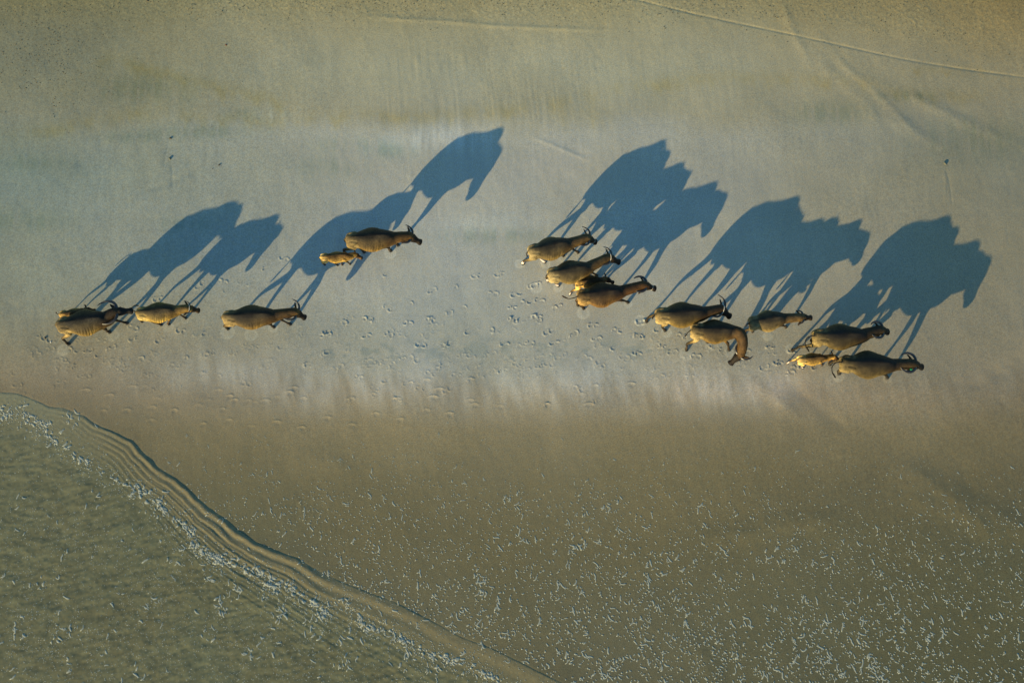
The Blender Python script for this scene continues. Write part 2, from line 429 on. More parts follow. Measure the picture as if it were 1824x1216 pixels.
vw = np.clip(Vv + 26 * fbm(X / 4.0, Y / 3.0, 90, 3), -400, 1500)
uu = (np.clip(U + 90 * fbm(X / 5, Y / 4, 95, 2), -200, 2000) - 912) / 912
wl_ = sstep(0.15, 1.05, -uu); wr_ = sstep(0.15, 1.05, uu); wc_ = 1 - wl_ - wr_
tone = np.zeros(X.shape + (4,), np.float32); tone[..., 3] = 1
for c in range(3):
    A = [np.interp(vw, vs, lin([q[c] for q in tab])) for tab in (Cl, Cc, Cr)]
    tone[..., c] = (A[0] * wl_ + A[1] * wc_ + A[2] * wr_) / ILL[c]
def mul(mask, r, gg, b):
    for c, k in enumerate((r, gg, b)): tone[..., c] *= 1 + mask * (k - 1)
# broad mottling
m = fbm(X / 1.8, Y / 1.5, 100, 4); mul(np.clip(m, -1, 1) * 0.9, 1.10, 1.10, 1.12)
m2_ = fbm(X / 0.7, Y / 1.3, 107, 4); mul(np.clip(m2_, -1, 1) * .8 * (Vv < 660), 1.07, 1.065, 1.05)
m = fbm(X / 2.6 + 9, Y / 2.6, 105, 3); mul(np.clip(m, -1, 1) * 0.6, 1.08, 1.03, 0.92)
# feathered streaks down the slope
st = fbm(X / 0.13, Y / 1.1, 110, 3); st2 = fbm((X + 0.1 * Y) / 0.35, Y / 1.6, 115, 3)
zone = 0.5 + 0.4 * np.exp(-((Vv - 240) / 60) ** 2) + 0.3 * np.exp(-((Vv - 390) / 60) ** 2) * (U < 1100)
mul(np.clip(st, -1, 1) * zone * (Vv < 640) * 0.32, 1.25, 1.25, 1.25)
# drained pale streaks of the swash limit, wet dark tongues between
bandc = np.interp(U, [0, 300, 600, 900, 1100, 1300, 1500, 1824], [640, 665, 690, 695, 690, 690, 700, 700])
bd = (Vv - bandc + 26 * fbm((X + .15 * Y) / 0.42, Y / 6, 118, 3) + 14 * fbm(X / 2.5, Y / 6, 119, 2))
band = np.exp(-(bd / 34) ** 2) * (0.35 + 0.65 * sstep(250, 560, U)) * (1 - 0.6 * sstep(1250, 1500, U))
s3 = fbm((X + 0.18 * Y) / 0.30, Y / 1.5, 120, 3)
mul(band * (0.5 + 2.0 * np.clip(s3, -0.6, 1)), 1.22, 1.25, 1.32)
spots = np.exp(-((Vv - 625) / 22) ** 2) * sstep(0.05, 0.4, fbm(X / 0.32, Y / 0.22, 125, 2)) * sstep(480, 600, U) * (1 - sstep(1180, 1280, U))
mul(spots, 0.78, 0.84, 0.88)
# cool sheen of the damp middle, painted in as a tint
mid = np.exp(-(((U - 720) / 330) ** 2 + ((Vv - 570) / 110) ** 2)); mul(mid, 0.97, 1.0, 1.02)
mul(sstep(230, 120, Vv), 1.02, 1.01, .94); mul(np.exp(-(((U - 1480) / 330) ** 2 + ((Vv - 420) / 200) ** 2)), 1.04, 1.01, .95)
lf = np.exp(-(((U - 60) / 150) ** 2 + ((Vv - 330) / 110) ** 2)); mul(lf, 0.95, 0.98, 1.0)
# pale drained patches
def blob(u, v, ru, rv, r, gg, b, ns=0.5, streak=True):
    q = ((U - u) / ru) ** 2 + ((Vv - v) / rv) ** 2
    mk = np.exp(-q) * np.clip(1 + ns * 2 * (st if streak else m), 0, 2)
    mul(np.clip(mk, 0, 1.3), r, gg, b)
blob(770, 245, 95, 24, 1.2, 1.22, 1.28); blob(690, 262, 60, 18, 1.1, 1.12, 1.18); blob(900, 225, 70, 22, 1.08, 1.08, 1.10)
blob(480, 205, 40, 14, 1.14, 1.16, 1.2); blob(860, 400, 110, 18, 1.08, 1.1, 1.12); blob(1000, 280, 90, 40, 1.06, 1.04, 1.04)
blob(860, 500, 420, 190, 1.07, 1.065, 1.06, .1, False)  # broad lighter middle, counterpart to the darkened corners
blob(0, 1216, 260, 200, .9, .9, .9, .1, False); blob(1824, 1216, 300, 220, .92, .92, .92, .1, False); blob(0, 60, 260, 240, .9, .9, .9, .1, False); blob(1824, 400, 200, 400, .96, .96, .96, .1, False)  # corner and edge vignette painted into the sand colour
blob(1240, 690, 70, 30, 1.2, 1.15, 1.15); blob(1390, 690, 60, 26, 1.15, 1.1, 1.1); blob(1590, 715, 90, 25, 1.1, 1.07, 1.05)
# greenish damp patches
for a_ in [(250, 160, 80, 26), (360, 235, 90, 12), (240, 245, 50, 10), (640, 258, 70, 16), (430, 205, 30, 10), (330, 400, 60, 14), (880, 420, 90, 14),
           (1480, 200, 70, 20), (1620, 172, 60, 9), (1730, 250, 90, 40), (60, 290, 60, 14), (40, 395, 80, 18), (600, 300, 60, 20), (700, 270, 40, 12)]:
    blob(*a_, 0.82, 0.865, 0.84, 0.9)
# stain lines of weed left by old tides
def stain(pts, w, k, colr=(0.96, 0.88, 0.62)):
    P = unl(smooth_line(pts, 4))
    i0, i1 = np.searchsorted(gx, [P[:, 0].min() - 2, P[:, 0].max() + 2]); j0, j1 = np.searchsorted(gy, [P[:, 1].min() - 2, P[:, 1].max() + 2])
    sl = (slice(i0, i1), slice(j0, j1))
    d, t = seg_dist(X[sl], Y[sl] + 0.14 * st[sl] + 0.28 * st2[sl], P)
    T = t / t.max(); e = sstep(0, 0.1, T) * sstep(0, 0.1, 1 - T)
    mk = 0.62 * np.exp(-(d / (w * 1.3)) ** 2) * e * k * np.clip(0.75 + 1.2 * st2[sl], 0, 1.4)
    for c in range(3): tone[sl + (c,)] *= 1 + mk * (colr[c] - 1)
stain([(-20, 245), (80, 232), (200, 212), (250, 200), (330, 208), (430, 212), (520, 218), (600, 207), (760, 208), (870, 198), (960, 190), (1050, 170), (1120, 155)], 0.22, 0.9)
stain([(1050, 170), (1150, 152), (1300, 138), (1450, 145), (1540, 150), (1600, 165), (1700, 172), (1790, 168)], 0.20, 0.8)
stain([(160, 100), (225, 112), (270, 125), (320, 138), (400, 158), (480, 176), (505, 195), (520, 222)], 0.2, 1.0, (0.95, 0.88, 0.64))
stain([(1600, 135), (1625, 125), (1680, 130), (1760, 122)], 0.12, 0.8)
stain([(940, 195), (1010, 205), (1100, 215)], 0.4, 0.6)
stain([(170, 115), (230, 130), (300, 160), (360, 180)], 0.5, 0.8, (0.84, 0.87, 0.83))
# yellow grit at the top of the beach
top = np.maximum(sstep(75, -10, Vv - 60 * sstep(1350, 1824, U)), 0)
grit = fbm(X / 0.05, Y / 0.05, 130, 2)
mul(top * 0.8, 1.0, 0.96, 0.80)
mul(np.maximum(top, 0.5 * np.exp(-(((U - 80) / 160) ** 2 + ((Vv - 100) / 110) ** 2))) * np.clip(grit, -1, 1) * 0.7, 1.35, 1.33, 1.28)
# hoof print damp, drained discs at the hooves
mul(np.clip(WET, 0, 0.6), 0.72, 0.76, 0.80)
for u, v, r in HALO:
    x, y, si, sj = patch(u, v, 0.6)
    d = np.hypot(X[si, sj] - x, Y[si, sj] - y) / (r * PX)
    mk = (1 - sstep(0.85, 1.08, d)) * (0.4 + 0.6 * np.clip(d, 0, 1) ** 2)
    for c, k in enumerate((1.30, 1.32, 1.34)): tone[si, sj, c] *= 1 + mk * (k - 1)
# wet film just up-beach of the swash edge
mul(np.exp(-(np.clip(-SD, 0, 9) / 0.5) ** 2) * 0.5, 0.85, 0.86, 0.88)
dk_ = 1 - 0.06 * sstep(690, 800, Vv) + 0.20 * sstep(850, 1150, Vv)
low_ = sstep(680, 800, Vv)
for c, k, kl in ((0, 1.0, 1.0), (1, 0.985, 1.0), (2, 0.95, 0.88)): tone[..., c] *= k * dk_ * (1 + (kl - 1) * low_)
tone = np.clip(tone, 0.01, 0.8)
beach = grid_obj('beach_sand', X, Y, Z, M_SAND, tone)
tag(beach, 'wide wet beach of grey and olive sand with hoof prints and tide stains', 'beach', kind='structure')

# ------------------------------------------------------------------ water
wx = axis(-21.5, 4.6, 0.03, 900); wy = axis(-4.9, 6.2, 0.03, 900)
wx = np.concatenate([wx[wx < 4.6], np.arange(4.6, 900, 8)])
WX, WY = np.meshgrid(wx, wy, indexing='ij')
WX = WX.astype(np.float32); WY = WY.astype(np.float32)
WD = shore_dist(WX, WY)
WU, WV = to_pixel(WX, WY); WU = np.clip(WU, -3000, 5000)
amp = np.interp(WU, [-100, 60, 150, 230, 350, 520, 600, 800, 1000], [0.02, 0.03, 0.18, 0.45, 0.60, 0.66, 0.36, 0.22, 0.16])
lam = np.interp(WU, [0, 150, 300, 500, 620, 1000], [0.14, 0.17, 0.23, 0.31, 0.40, 0.55])
dwp = np.maximum(WD + 0.08 * fbm(WX / 0.8, WY / 0.8, 200, 4), 0)
ph = dwp / lam
env = np.interp(ph, [0, 0.3, 1, 2, 3, 4.5, 6, 8], [1, 1, 0.85, 0.62, 0.5, 0.4, 0.28, 0.0])
wob = np.clip(1 + 0.9 * fbm(WX / 0.6, WY / 0.6, 205, 3), .25, 1.8)
H1 = 0.034 * amp * env * (0.5 - 0.5 * np.cos(2 * np.pi * ph)) * wob
H2 = 0.018 * amp * (0.5 - 0.5 * np.cos(2 * np.pi * dwp / (lam * 0.47) + 3 * fbm(WX / 1.5, WY / 1.5, 206, 2))) * np.interp(ph, [0.8, 2, 5, 8], [0, 1, 0.6, 0])
edge = sstep(0, 0.05, dwp)
chop = sstep(0.3, 2.0, WD)
CH = 0.016 * fbm((WX + WY * 0.6) / 0.30, (WY - WX * 0.5) / 0.14, 210, 4) + 0.012 * fbm(WX / 1.1, WY / 0.7, 215, 2)
WZ = 0.004 + edge * (0.002 + 0.005 * amp + H1 + H2) + chop * (CH + 0.004)
# the water sheet sits on the mean sand level of the swash edge
def zsample(x, y):
    i = np.clip(np.searchsorted(gx, x), 1, len(gx) - 1); j = np.clip(np.searchsorted(gy, y), 1, len(gy) - 1)
    return Z[i, j]
shZ = np.array([zsample(p[0], p[1]) for p in SHORE]); shX = SHORE[:, 0]
WZ += np.interp(WX, shX, shZ) * np.exp(-np.clip(WD, 0, 50) / 3.0)
zland = zsample(WX, WY)
WZ = np.where(WD < 0.02, zland - 0.02 * sstep(0.02, -0.06, WD) + 0.001, WZ)
wtone = np.zeros(WX.shape + (4,), np.float32); wtone[..., 3] = 1
deep = lin((96, 93, 65)); mid_ = lin((113, 105, 75)); grn = lin((98, 99, 72)); pale = lin((119, 118, 92))
t1 = sstep(0.1, 1.6, WD)
lft = sstep(260, 60, WU) * np.exp(-(np.clip(WD, 0, 50) / 1.2))
big = 0.5 + 0.5 * np.clip(fbm(WX / 2.5, WY / 2.0, 220, 3), -1, 1)
for c in range(3):
    v = mid_[c] * (1 - t1) + (deep[c] * big + grn[c] * (1 - big)) * t1
    v = v * (1 - lft) + pale[c] * lft
    wtone[..., c] = v / ILL[c] * (1 + 0.25 * np.clip(fbm(WX / 0.25, WY / 0.2, 225, 3), -1, 1) * chop)
water = grid_obj('water', WX, WY, WZ, M_WATER, wtone, keep=(WD > -0.02))
tag(water, 'shallow olive-green sea water lapping up the sand with small ripples', 'water', kind='structure')
def water_z(x, y):
    i = min(max(np.searchsorted(wx, x), 0), len(wx) - 1); j = min(max(np.searchsorted(wy, y), 0), len(wy) - 1)
    return float(WZ[i, j])

# ------------------------------------------------------------------ foam
rf = random.Random(11)
FV, FF = [], []
def worm(x, y, length, width, ang, wiggle, h=None):
    n = max(2, min(9, int(length / 0.055) + 1))
    pts = [(x, y)]; a_ = ang
    for i in range(n):
        a_ += rf.gauss(0, wiggle)
        pts.append((pts[-1][0] + math.cos(a_) * length / n, pts[-1][1] + math.sin(a_) * length / n))
    base = len(FV); m = len(pts)
    h = h or width * 0.13
    for i, (px, py) in enumerate(pts):
        q = pts[min(i + 1, m - 1)]; p = pts[max(i - 1, 0)]
        tx, ty = q[0] - p[0], q[1] - p[1]; l = math.hypot(tx, ty) or 1; tx /= l; ty /= l
        w = width / 2 * (0.35 if i in (0, m - 1) else rf.uniform(0.7, 1.25))
        z = max(ground_z(px, py), water_z(px, py) if (px < 4.5 and SDp(px, py)) else -9)
        for s, hh in ((-1, -0.002), (-0.6, 0.75), (0.6, 0.75), (1, -0.002)):
            FV.append((px - ty * w * s, py + tx * w * s, z + 0.0015 + hh * h * (0.6 if i in (0, m - 1) else 1)))
    for i in range(m - 1):
        b = base + 4 * i
        for k in range(3): FF.append((b + k, b + 4 + k, b + 5 + k, b + k + 1))
    FF.append((base, base + 1, base + 2, base + 3)); e = base + 4 * (m - 1); FF.append((e + 3, e + 2, e + 1, e))
def SDp(x, y): return y < float(np.interp(x, SHORE_F[:, 0], SHORE_F[:, 1]))
def wrm(u, v, L, w, ang=None, wig=0.45):
    x, y = un(u, v)
    worm(float(x), float(y), L * PX, w * PX, ang if ang is not None else math.radians(rf.gauss(-78, 34)), wig)
cnt = 0
def cl(u, v): return float(fbm(np.array([u / 90.0]), np.array([v / 70.0]), 300, 3)[0])
while cnt < 13000:
    u = rf.uniform(-30, 1860); v = 590 + 680 * rf.random() ** 0.62
    inw = SDp(*[float(q) for q in un(u, v)])
    c = cl(u, v)
    dens = np.interp(v, [600, 640, 720, 800, 900, 1000, 1216], [0.06, 0.36, 0.32, 0.50, 0.85, 0.92, 0.95]) * np.interp(u, [-50, 600, 1000, 1400, 1500, 1824], [0.7, 0.95, 1.0, 1.0, 0.95, 0.62])
    if u > 1350 and v < 800: dens *= 0.25
    if u > 1000 and 700 < v < 800: dens *= 0.45
    if rf.random() > dens * (1 + 1.0 * c): continue
    cnt += 1
    if inw:
        if rf.random() < 0.965: wrm(u, v, rf.uniform(1.2, 3.0), rf.uniform(0.8, 1.7), None, 0.5)
        else: wrm(u, v, rf.uniform(5, 15), rf.uniform(1.6, 3), None, 0.5)
    else:
        big_ = np.interp(v, [600, 760, 900, 1100], [0.28, 0.42, 0.80, 1.0])
        r = rf.random()
        if r < 0.70: wrm(u, v, rf.uniform(1.2, 3.2) * big_, rf.uniform(1.7, 3.1) * big_, None, 0.5)
        elif r < 0.955: wrm(u, v, rf.uniform(3.5, 7.5) * big_, rf.uniform(1.7, 2.7) * big_, None, 0.65)
        else:
            L_ = rf.uniform(8, 18) * big_; a0 = math.radians(rf.gauss(-78, 25))
            wrm(u, v, L_, rf.uniform(1.8, 3.0) * big_, a0, 0.4)
            if rf.random() < 0.5: wrm(u + rf.uniform(-2, 2), v + L_ * 0.4, L_ * 0.5, 2.0 * big_, a0 + rf.choice((-1, 1)) * 0.9, 0.4)
for i in range(5200):                                # fine bubbles in the water
    u = rf.uniform(-30, 760); v = rf.uniform(720, 1250)
    x, y = [float(q) for q in un(u, v)]
    if SDp(x, y) and cl(u * 2, v * 2) > -0.35: wrm(u, v, rf.uniform(0.9, 1.8), rf.uniform(0.6, 1.2), None, 0.3)
FL = smooth_line(FOAM_LINE_S, 6)
nfl = len(FL)
for i in range(nfl - 1):
    p, q = FL[i], FL[i + 1]; s = i / nfl
    k = float(np.interp(s, [0, 0.12, 0.35, 0.45, 0.58, 0.66, 0.8, 1], [0.8, 0.6, 0.7, 1.2, 1.2, 0.8, 0.7, 0.5])) * max(0.18, 0.75 + 2.2 * cl(p[0] * 7, p[1] * 7))
    seg = math.hypot(*(q - p))
    for j in range(int(seg * 0.5 * k + rf.random())):
        t = rf.random(); c = p + (q - p) * t
        a_ = -math.atan2(q[1] - p[1], q[0] - p[0]) + rf.gauss(0, 0.7)
        wrm(c[0] + rf.gauss(0, 3.8), c[1] + rf.gauss(0, 3.8), rf.uniform(3.5, 11), rf.uniform(1.8, 4.8), a_, 0.8)
    for j in range(int(seg * 1.1 * (0.4 + k) + rf.random())):
        t = rf.random(); c = p + (q - p) * t
        wrm(c[0] + rf.gauss(0, 13), c[1] + rf.gauss(4, 13), rf.uniform(1.5, 5), rf.uniform(1.0, 2.2), None, 0.5)
for u, v, n_ in [(125, 738, 14), (175, 872, 3), (320, 985, 8), (100, 1130, 10), (70, 1040, 4), (205, 1050, 4), (480, 1040, 10), (390, 1075, 16), (420, 1050, 12), (500, 1090, 14), (365, 1030, 8), (440, 1160, 6), (120, 1180, 6), (30, 1110, 6), (720, 1165, 14), (850, 1030, 12), (770, 1190, 10), (1030, 960, 12), (860, 1050, 10), (1650, 1130, 16), (1470, 1170, 12), (1550, 1190, 12), (560, 1120, 8), (620, 1180, 10)]:
    for j in range(n_):
        wrm(u + rf.gauss(0, 7), v + rf.gauss(0, 11), rf.uniform(3, 13), rf.uniform(1.5, 3.2), math.radians(rf.gauss(-75, 30)), 0.55)
foam = mesh_obj('foam', FV, FF, M_FOAM)
tag(foam, 'flecks and strings of pale sea foam scattered over wet sand and water', 'foam', kind='stuff')

# ------------------------------------------------------------------ small things lying on the sand
def lump(name, u, v, size, mat, label, cat, seed, flat=0.6, group=None, ridges=0):
    x, y = [float(q) for q in un(u, v)]
    rr = random.Random(seed); V = []; F = []
    nu, nv = 14, 9; size *= 0.7
    ph = [rr.uniform(0, 6.28) for _ in range(4)]
    el = rr.uniform(1.0, 1.5)
    for j in range(nv + 1):
        b = math.pi * j / nv
        for i in range(nu):
            a_ = 2 * math.pi * i / nu
            r = 1 + 0.16 * math.sin(2 * a_ + ph[0]) + 0.10 * math.sin(3 * a_ + ph[1]) * math.sin(b) + 0.08 * math.sin(3 * b + ph[2]) + (0.06 * math.cos(ridges * a_) if ridges else 0)
            V.append((r * size * el * math.sin(b) * math.cos(a_), r * size * math.sin(b) * math.sin(a_), flat * size * r * math.cos(b)))
    for j in range(nv):
        for i in range(nu): F.append((j * nu + i, (j + 1) * nu + i, (j + 1) * nu + (i + 1) % nu, j * nu + (i + 1) % nu))
    o = mesh_obj(name, V, F, mat)
    o.location = (x, y, ground_z(x, y) + flat * size * 0.55); o.rotation_euler = (0, 0, rr.uniform(0, 6.28))
    tag(o, label, cat, group)
    return o
lump('pebble', 304, 247, 0.045, M_STONE, 'small dark pebble at the head of a forked runnel, upper left sand', 'pebble', 1)
lump('pebble', 303, 283, 0.055, M_GREYSHELL, 'speckled grey-green pebble just below the dark pebble with the forked runnel', 'pebble', 2)
lump('pebble', 391, 294, 0.04, M_STONE, 'dark oval pebble lying beside a much smaller one, above the left pair of shadows', 'pebble', 3)
lump('pebble', 379, 301, 0.022, M_STONE, 'tiny dark pebble left of the dark oval pebble', 'pebble', 4)
lump('leaf_scrap', 403, 81, 0.04, M_RUST, 'rust-red scrap of leaf alone on the pale upper beach', 'leaf', 5, 0.3)
lump('pebble', 263, 2, 0.05, M_STONE, 'black pebble at the very top edge of the beach in view', 'pebble', 6)
lump('seashell', 1683, 292, 0.06, M_GREYSHELL, 'greenish round seashell with a narrow V of drained sand below it, upper right', 'shell', 7, 0.7, ridges=7)
lump('seashell', 836, 340, 0.035, M_SHELL, 'tiny white seashell lying in the shadow of a walking buffalo head', 'shell', 8, 0.6, ridges=6)
lump('seashell', 81, 602, 0.055, M_STONE, 'dark broken shell on the trampled sand behind the leftmost buffalo', 'shell', 9, 0.5)
lump('seashell', 91, 609, 0.035, M_SHELL, 'pale shell fragment beside the dark broken shell, far left', 'shell', 10, 0.4)
lump('seashell', 1049, 392, 0.02, M_SHELL, 'pinhead white shell fragment inside the shadow above three close buffaloes', 'shell', 12, 0.5)
# uncountable specks of weed and grit
rd = random.Random(21); DV, DF = [], []
def speck(u, v, s):
    x, y = [float(q) for q in un(u, v)]; z = ground_z(x, y); b = len(DV); a0 = rd.uniform(0, 6.28); e = rd.uniform(1, 2.2)
    for k in range(5):
        a_ = a0 + k * 1.2566
        DV.append((x + math.cos(a_) * s * e * rd.uniform(.7, 1.2), y + math.sin(a_) * s * rd.uniform(.7, 1.2), z - 0.002))
    DV.append((x, y, z + s * 0.8))
    for k in range(5): DF.append((b + k, b + (k + 1) % 5, b + 5))
for i in range(420):
    u = rd.gauss(75, 55); v = rd.gauss(95, 55)
    speck(u, v, rd.uniform(0.008, 0.022))
for i in range(1500):
    u = rd.uniform(-20, 1850); lim = 55 + 70 * max(0, (u - 1250) / 570)
    v = rd.uniform(-15, 1) + abs(rd.gauss(0, 0.5)) * lim
    speck(u, v, rd.uniform(0.008, 0.02))
for i in range(160): speck(rd.uniform(0, 450), rd.uniform(0, 240), rd.uniform(0.006, 0.016))
deb = mesh_obj('tide_debris', DV, DF, simple('weed and grit', (0.07, 0.055, 0.025), 0.8, 0.4, 8), smooth=False)
tag(deb, 'scattered dark specks of weed and grit along the top of the beach', 'debris', kind='stuff')

# ------------------------------------------------------------------ water buffaloes
def loft(rings, capped=True):
    V = []; F = []; n = len(rings[0])
    for r in rings: V += [tuple(p) for p in r]
    for j in range(len(rings) - 1):
        for i in range(n):
            F.append((j * n + i, j * n + (i + 1) % n, (j + 1) * n + (i + 1) % n, (j + 1) * n + i))
    if capped:
        F.append(tuple(range(n))[::-1]); b = (len(rings) - 1) * n; F.append(tuple(range(b, b + n)))
    return V, F
def cr(P, n=4):
    return [tuple(q) for q in smooth_line(P, n)]
def tube(pts, ru, rv, n=12, up=Vector((0, 0, 1))):
    """tube through pts (already smooth), lateral radius ru, vertical radius rv"""
    rings = []
    m = len(pts); lastlat = None
    for i in range(m):
        p = Vector(pts[i]); t = (Vector(pts[min(i + 1, m - 1)]) - Vector(pts[max(i - 1, 0)])).normalized()
        lat = up.cross(t)
        if lat.length < 0.25 and lastlat is not None: lat = lastlat - t * lastlat.dot(t)
        if lat.length < 1e-4: lat = Vector((0, 1, 0)) - t * t.y
        lat.normalize(); lastlat = lat
        v = t.cross(lat).normalized()
        rings.append([p + lat * math.cos(2 * math.pi * k / n) * ru[i] + v * math.sin(2 * math.pi * k / n) * rv[i] for k in range(n)])
    return loft(rings)
def rad(vals, n=4):
    return [max(float(q[0]), 0.004) for q in smooth_line([(v, 0) for v in vals], n)]
class Soup:
    def __init__(s): s.V = []; s.F = []; s.C = []
    def add(s, VF, col):
        V, F = VF; b = len(s.V); s.V += [tuple(v) for v in V]; s.F += [tuple(b + i for i in f) for f in F]
        s.C += [col(v) if callable(col) else col for v in V]
def ellipsoid(c, r, rot=0.0, n=14, m=9):
    V = []; F = []
    for j in range(m + 1):
        b = math.pi * j / m
        for i in range(n):
            a_ = 2 * math.pi * i / n
            x, y, z = r[0] * math.sin(b) * math.cos(a_), r[1] * math.sin(b) * math.sin(a_), r[2] * math.cos(b)
            V.append((c[0] + x * math.cos(rot) + z * math.sin(rot), c[1] + y, c[2] - x * math.sin(rot) + z * math.cos(rot)))
    for j in range(m):
        for i in range(n): F.append((j * n + i, (j + 1) * n + i, (j + 1) * n + (i + 1) % n, j * n + (i + 1) % n))
    return V, F
def mixv(a, b, t): return tuple(a[i] + (b[i] - a[i]) * t for i in range(3))

# coat palettes, with sunlit rump and shaded back painted in: flank, haunch, spine, neck, leg, head
PAL = {
 'grey':  dict(flank=(.185,.112,.028), haunch=(.310,.215,.085), spine=(.022,.018,.014), neck=(.115,.058,.014), leg=(.045,.030,.018), head=(.026,.017,.010), calf=0),
 'tan':   dict(flank=(.230,.158,.056), haunch=(.330,.242,.105), spine=(.040,.034,.026), neck=(.135,.078,.024), leg=(.060,.040,.024), head=(.036,.022,.012), calf=0),
 'yellow':dict(flank=(.370,.235,.046), haunch=(.430,.300,.095), spine=(.048,.036,.022), neck=(.260,.150,.032), leg=(.055,.034,.017), head=(.065,.036,.015), calf=0),
 'brown': dict(flank=(.190,.096,.024), haunch=(.290,.175,.056), spine=(.022,.014,.009), neck=(.105,.046,.012), leg=(.040,.024,.012), head=(.030,.016,.008), calf=0),
 'dark':  dict(flank=(.135,.092,.030), haunch=(.190,.136,.054), spine=(.014,.012,.010), neck=(.068,.040,.013), leg=(.030,.022,.013), head=(.016,.012,.008), calf=0),
 'black': dict(flank=(.180,.114,.028), haunch=(.310,.215,.084), spine=(.012,.012,.012), neck=(.072,.038,.012), leg=(.030,.020,.012), head=(.012,.009,.007), calf=0),
 'calf':  dict(flank=(.400,.240,.052), haunch=(.430,.280,.088), spine=(.110,.060,.022), neck=(.340,.185,.038), leg=(.085,.048,.024), head=(.090,.045,.018), calf=1),
 'calfd': dict(flank=(.340,.195,.046), haunch=(.400,.240,.065), spine=(.050,.030,.014), neck=(.120,.065,.022), leg=(.050,.030,.016), head=(.022,.013,.008), calf=1),
}
SOCK = (.55, .44, .36)
DK = 0.56

def make_buffalo(d):
    calf = PAL[d['pal']]['calf']; dk = .95 if calf else DK
    pal = {k: (tuple(q * (dk * {'spine': .45, 'haunch': 1.5, 'flank': 1.3, 'neck': 1.15, 'head': .7}.get(k, 1)) for q in v) if k != 'calf' else v) for k, v in PAL[d['pal']].items()}  # deepens the back shade and lifts the rump highlight within the coat colours
    zr, zw = 1.16, 1.37
    s = d.get('s')
    ss = s or 1.0
    for _ in range(4):
        rx, ry = un(*d['rump'], zr * ss); wx_, wy_ = un(*d['with'], zw * ss)
        L = math.hypot(wx_ - rx, wy_ - ry)
        if s is None: ss = 0.45 * (L / 1.27) + 0.55 * 1.02
    s = ss; sx = L / (1.27 * s)
    sx = min(max(sx, 0.8), 1.2)
    hd = math.atan2(wy_ - ry, wx_ - rx); ch, sh = math.cos(hd), math.sin(hd)
    ox, oy = rx + ch * 0.70 * s * sx, ry + sh * 0.70 * s * sx
    gz0 = ground_z(ox, oy)
    def loc(u, v, z=0.0):
        x, y = un(u, v, z + gz0); x -= ox; y -= oy
        return Vector((float(x * ch + y * sh), float(-x * sh + y * ch), z))
    root = link(bpy.data.objects.new('buffalo_calf' if calf else 'water_buffalo', None))
    root.location = (ox, oy, gz0); root.rotation_euler = (0, 0, hd); root.empty_display_size = 0.3
    tag(root, d['label'], 'calf' if calf else 'buffalo', 'herd of water buffaloes walking along the beach')
    S = Soup()
    def P3(x, y, z): return Vector((x * s * sx, y * s, z * s))
    fat = d.get('fat', 1.0)
    secs = [(-.745, 1.14, .90, .06, 1.03, 2), (-.715, 1.20, .80, .14, 1.01, 1.9), (-.63, 1.255, .70, .205, 1.0, 1.7), (-.50, 1.30, .66, .245, 1.0, 1.5),
            (-.33, 1.325, .68, .285, .96, 1.45), (-.12, 1.32, .63, .385, .93, 1.5), (.08, 1.315, .595, .430, .92, 1.6), (.25, 1.33, .60, .400, .93, 1.55),
            (.40, 1.365, .62, .345, .95, 1.45), (.54, 1.368, .64, .305, .96, 1.45), (.67, 1.33, .66, .262, .95, 1.6), (.80, 1.235, .68, .212, .95, 1.8), (.92, 1.13, .76, .155, .94, 2), (1.0, 1.04, .84, .09, .94, 2)]
    if calf: secs = [(a_, zt, zb + .14 * math.exp(-((a_ - .05) / .35) ** 2), w * .80, zc, n) for a_, zt, zb, w, zc, n in secs]
    ip = smooth_line(secs, 3)
    rings = []
    NR = 40
    for (x, zt, zb, w, zc, n) in ip:
        if w > 0.28: w = 0.28 + (w - 0.28) * (1 + (fat - 1) * 2.2)
        r = []
        for k in range(NR):
            th = 2 * math.pi * k / NR; sn, cs = math.sin(th), math.cos(th)
            nn = n if cs > 0 else 2.25
            yy = w * math.copysign(abs(sn) ** (2 / nn), sn); hh = (zt - zc) if cs > 0 else (zc - zb)
            r.append(P3(x, yy, zc + hh * math.copysign(abs(cs) ** (2 / nn), cs)))
        rings.append(r)
    def bodycol(v):
        x = v[0] / (s * sx); y = abs(v[1]) / s; z = v[2] / s
        c = pal['flank']
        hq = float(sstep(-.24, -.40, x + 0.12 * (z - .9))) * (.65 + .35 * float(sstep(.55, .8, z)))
        c = mixv(c, pal['haunch'], hq)  # paler hindquarters, with the sun on the rump painted in
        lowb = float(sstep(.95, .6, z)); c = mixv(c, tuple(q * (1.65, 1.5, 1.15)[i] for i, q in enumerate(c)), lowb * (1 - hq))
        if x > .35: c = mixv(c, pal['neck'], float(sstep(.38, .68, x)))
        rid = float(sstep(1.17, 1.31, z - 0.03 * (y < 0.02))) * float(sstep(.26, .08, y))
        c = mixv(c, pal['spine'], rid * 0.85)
        c = mixv(c, pal['spine'], 0.78 * float(sstep(.90, 1.20, z)) * (1 - hq * .45))  # upper body darkened, shade of the back painted into the coat
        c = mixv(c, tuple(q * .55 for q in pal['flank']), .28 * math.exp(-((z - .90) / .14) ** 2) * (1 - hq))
        return c
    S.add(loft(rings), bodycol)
    for sg in (1, -1):
        S.add(ellipsoid(P3(-.45, sg * .150, 1.165), (.16 * s, .085 * s, .055 * s), 0.12), bodycol)       # hip bone
        S.add(ellipsoid(P3(-.56, sg * .150, .93), (.185 * s * sx, .115 * s, .27 * s), 0.15), bodycol)
        S.add(ellipsoid(P3(.52, sg * .175, .97), (.125 * s * sx, .095 * s, .25 * s), -0.28), bodycol)
        S.add(ellipsoid(P3(.58, sg * .11, 1.15), (.07 * s, .06 * s, .12 * s), -0.3), bodycol)
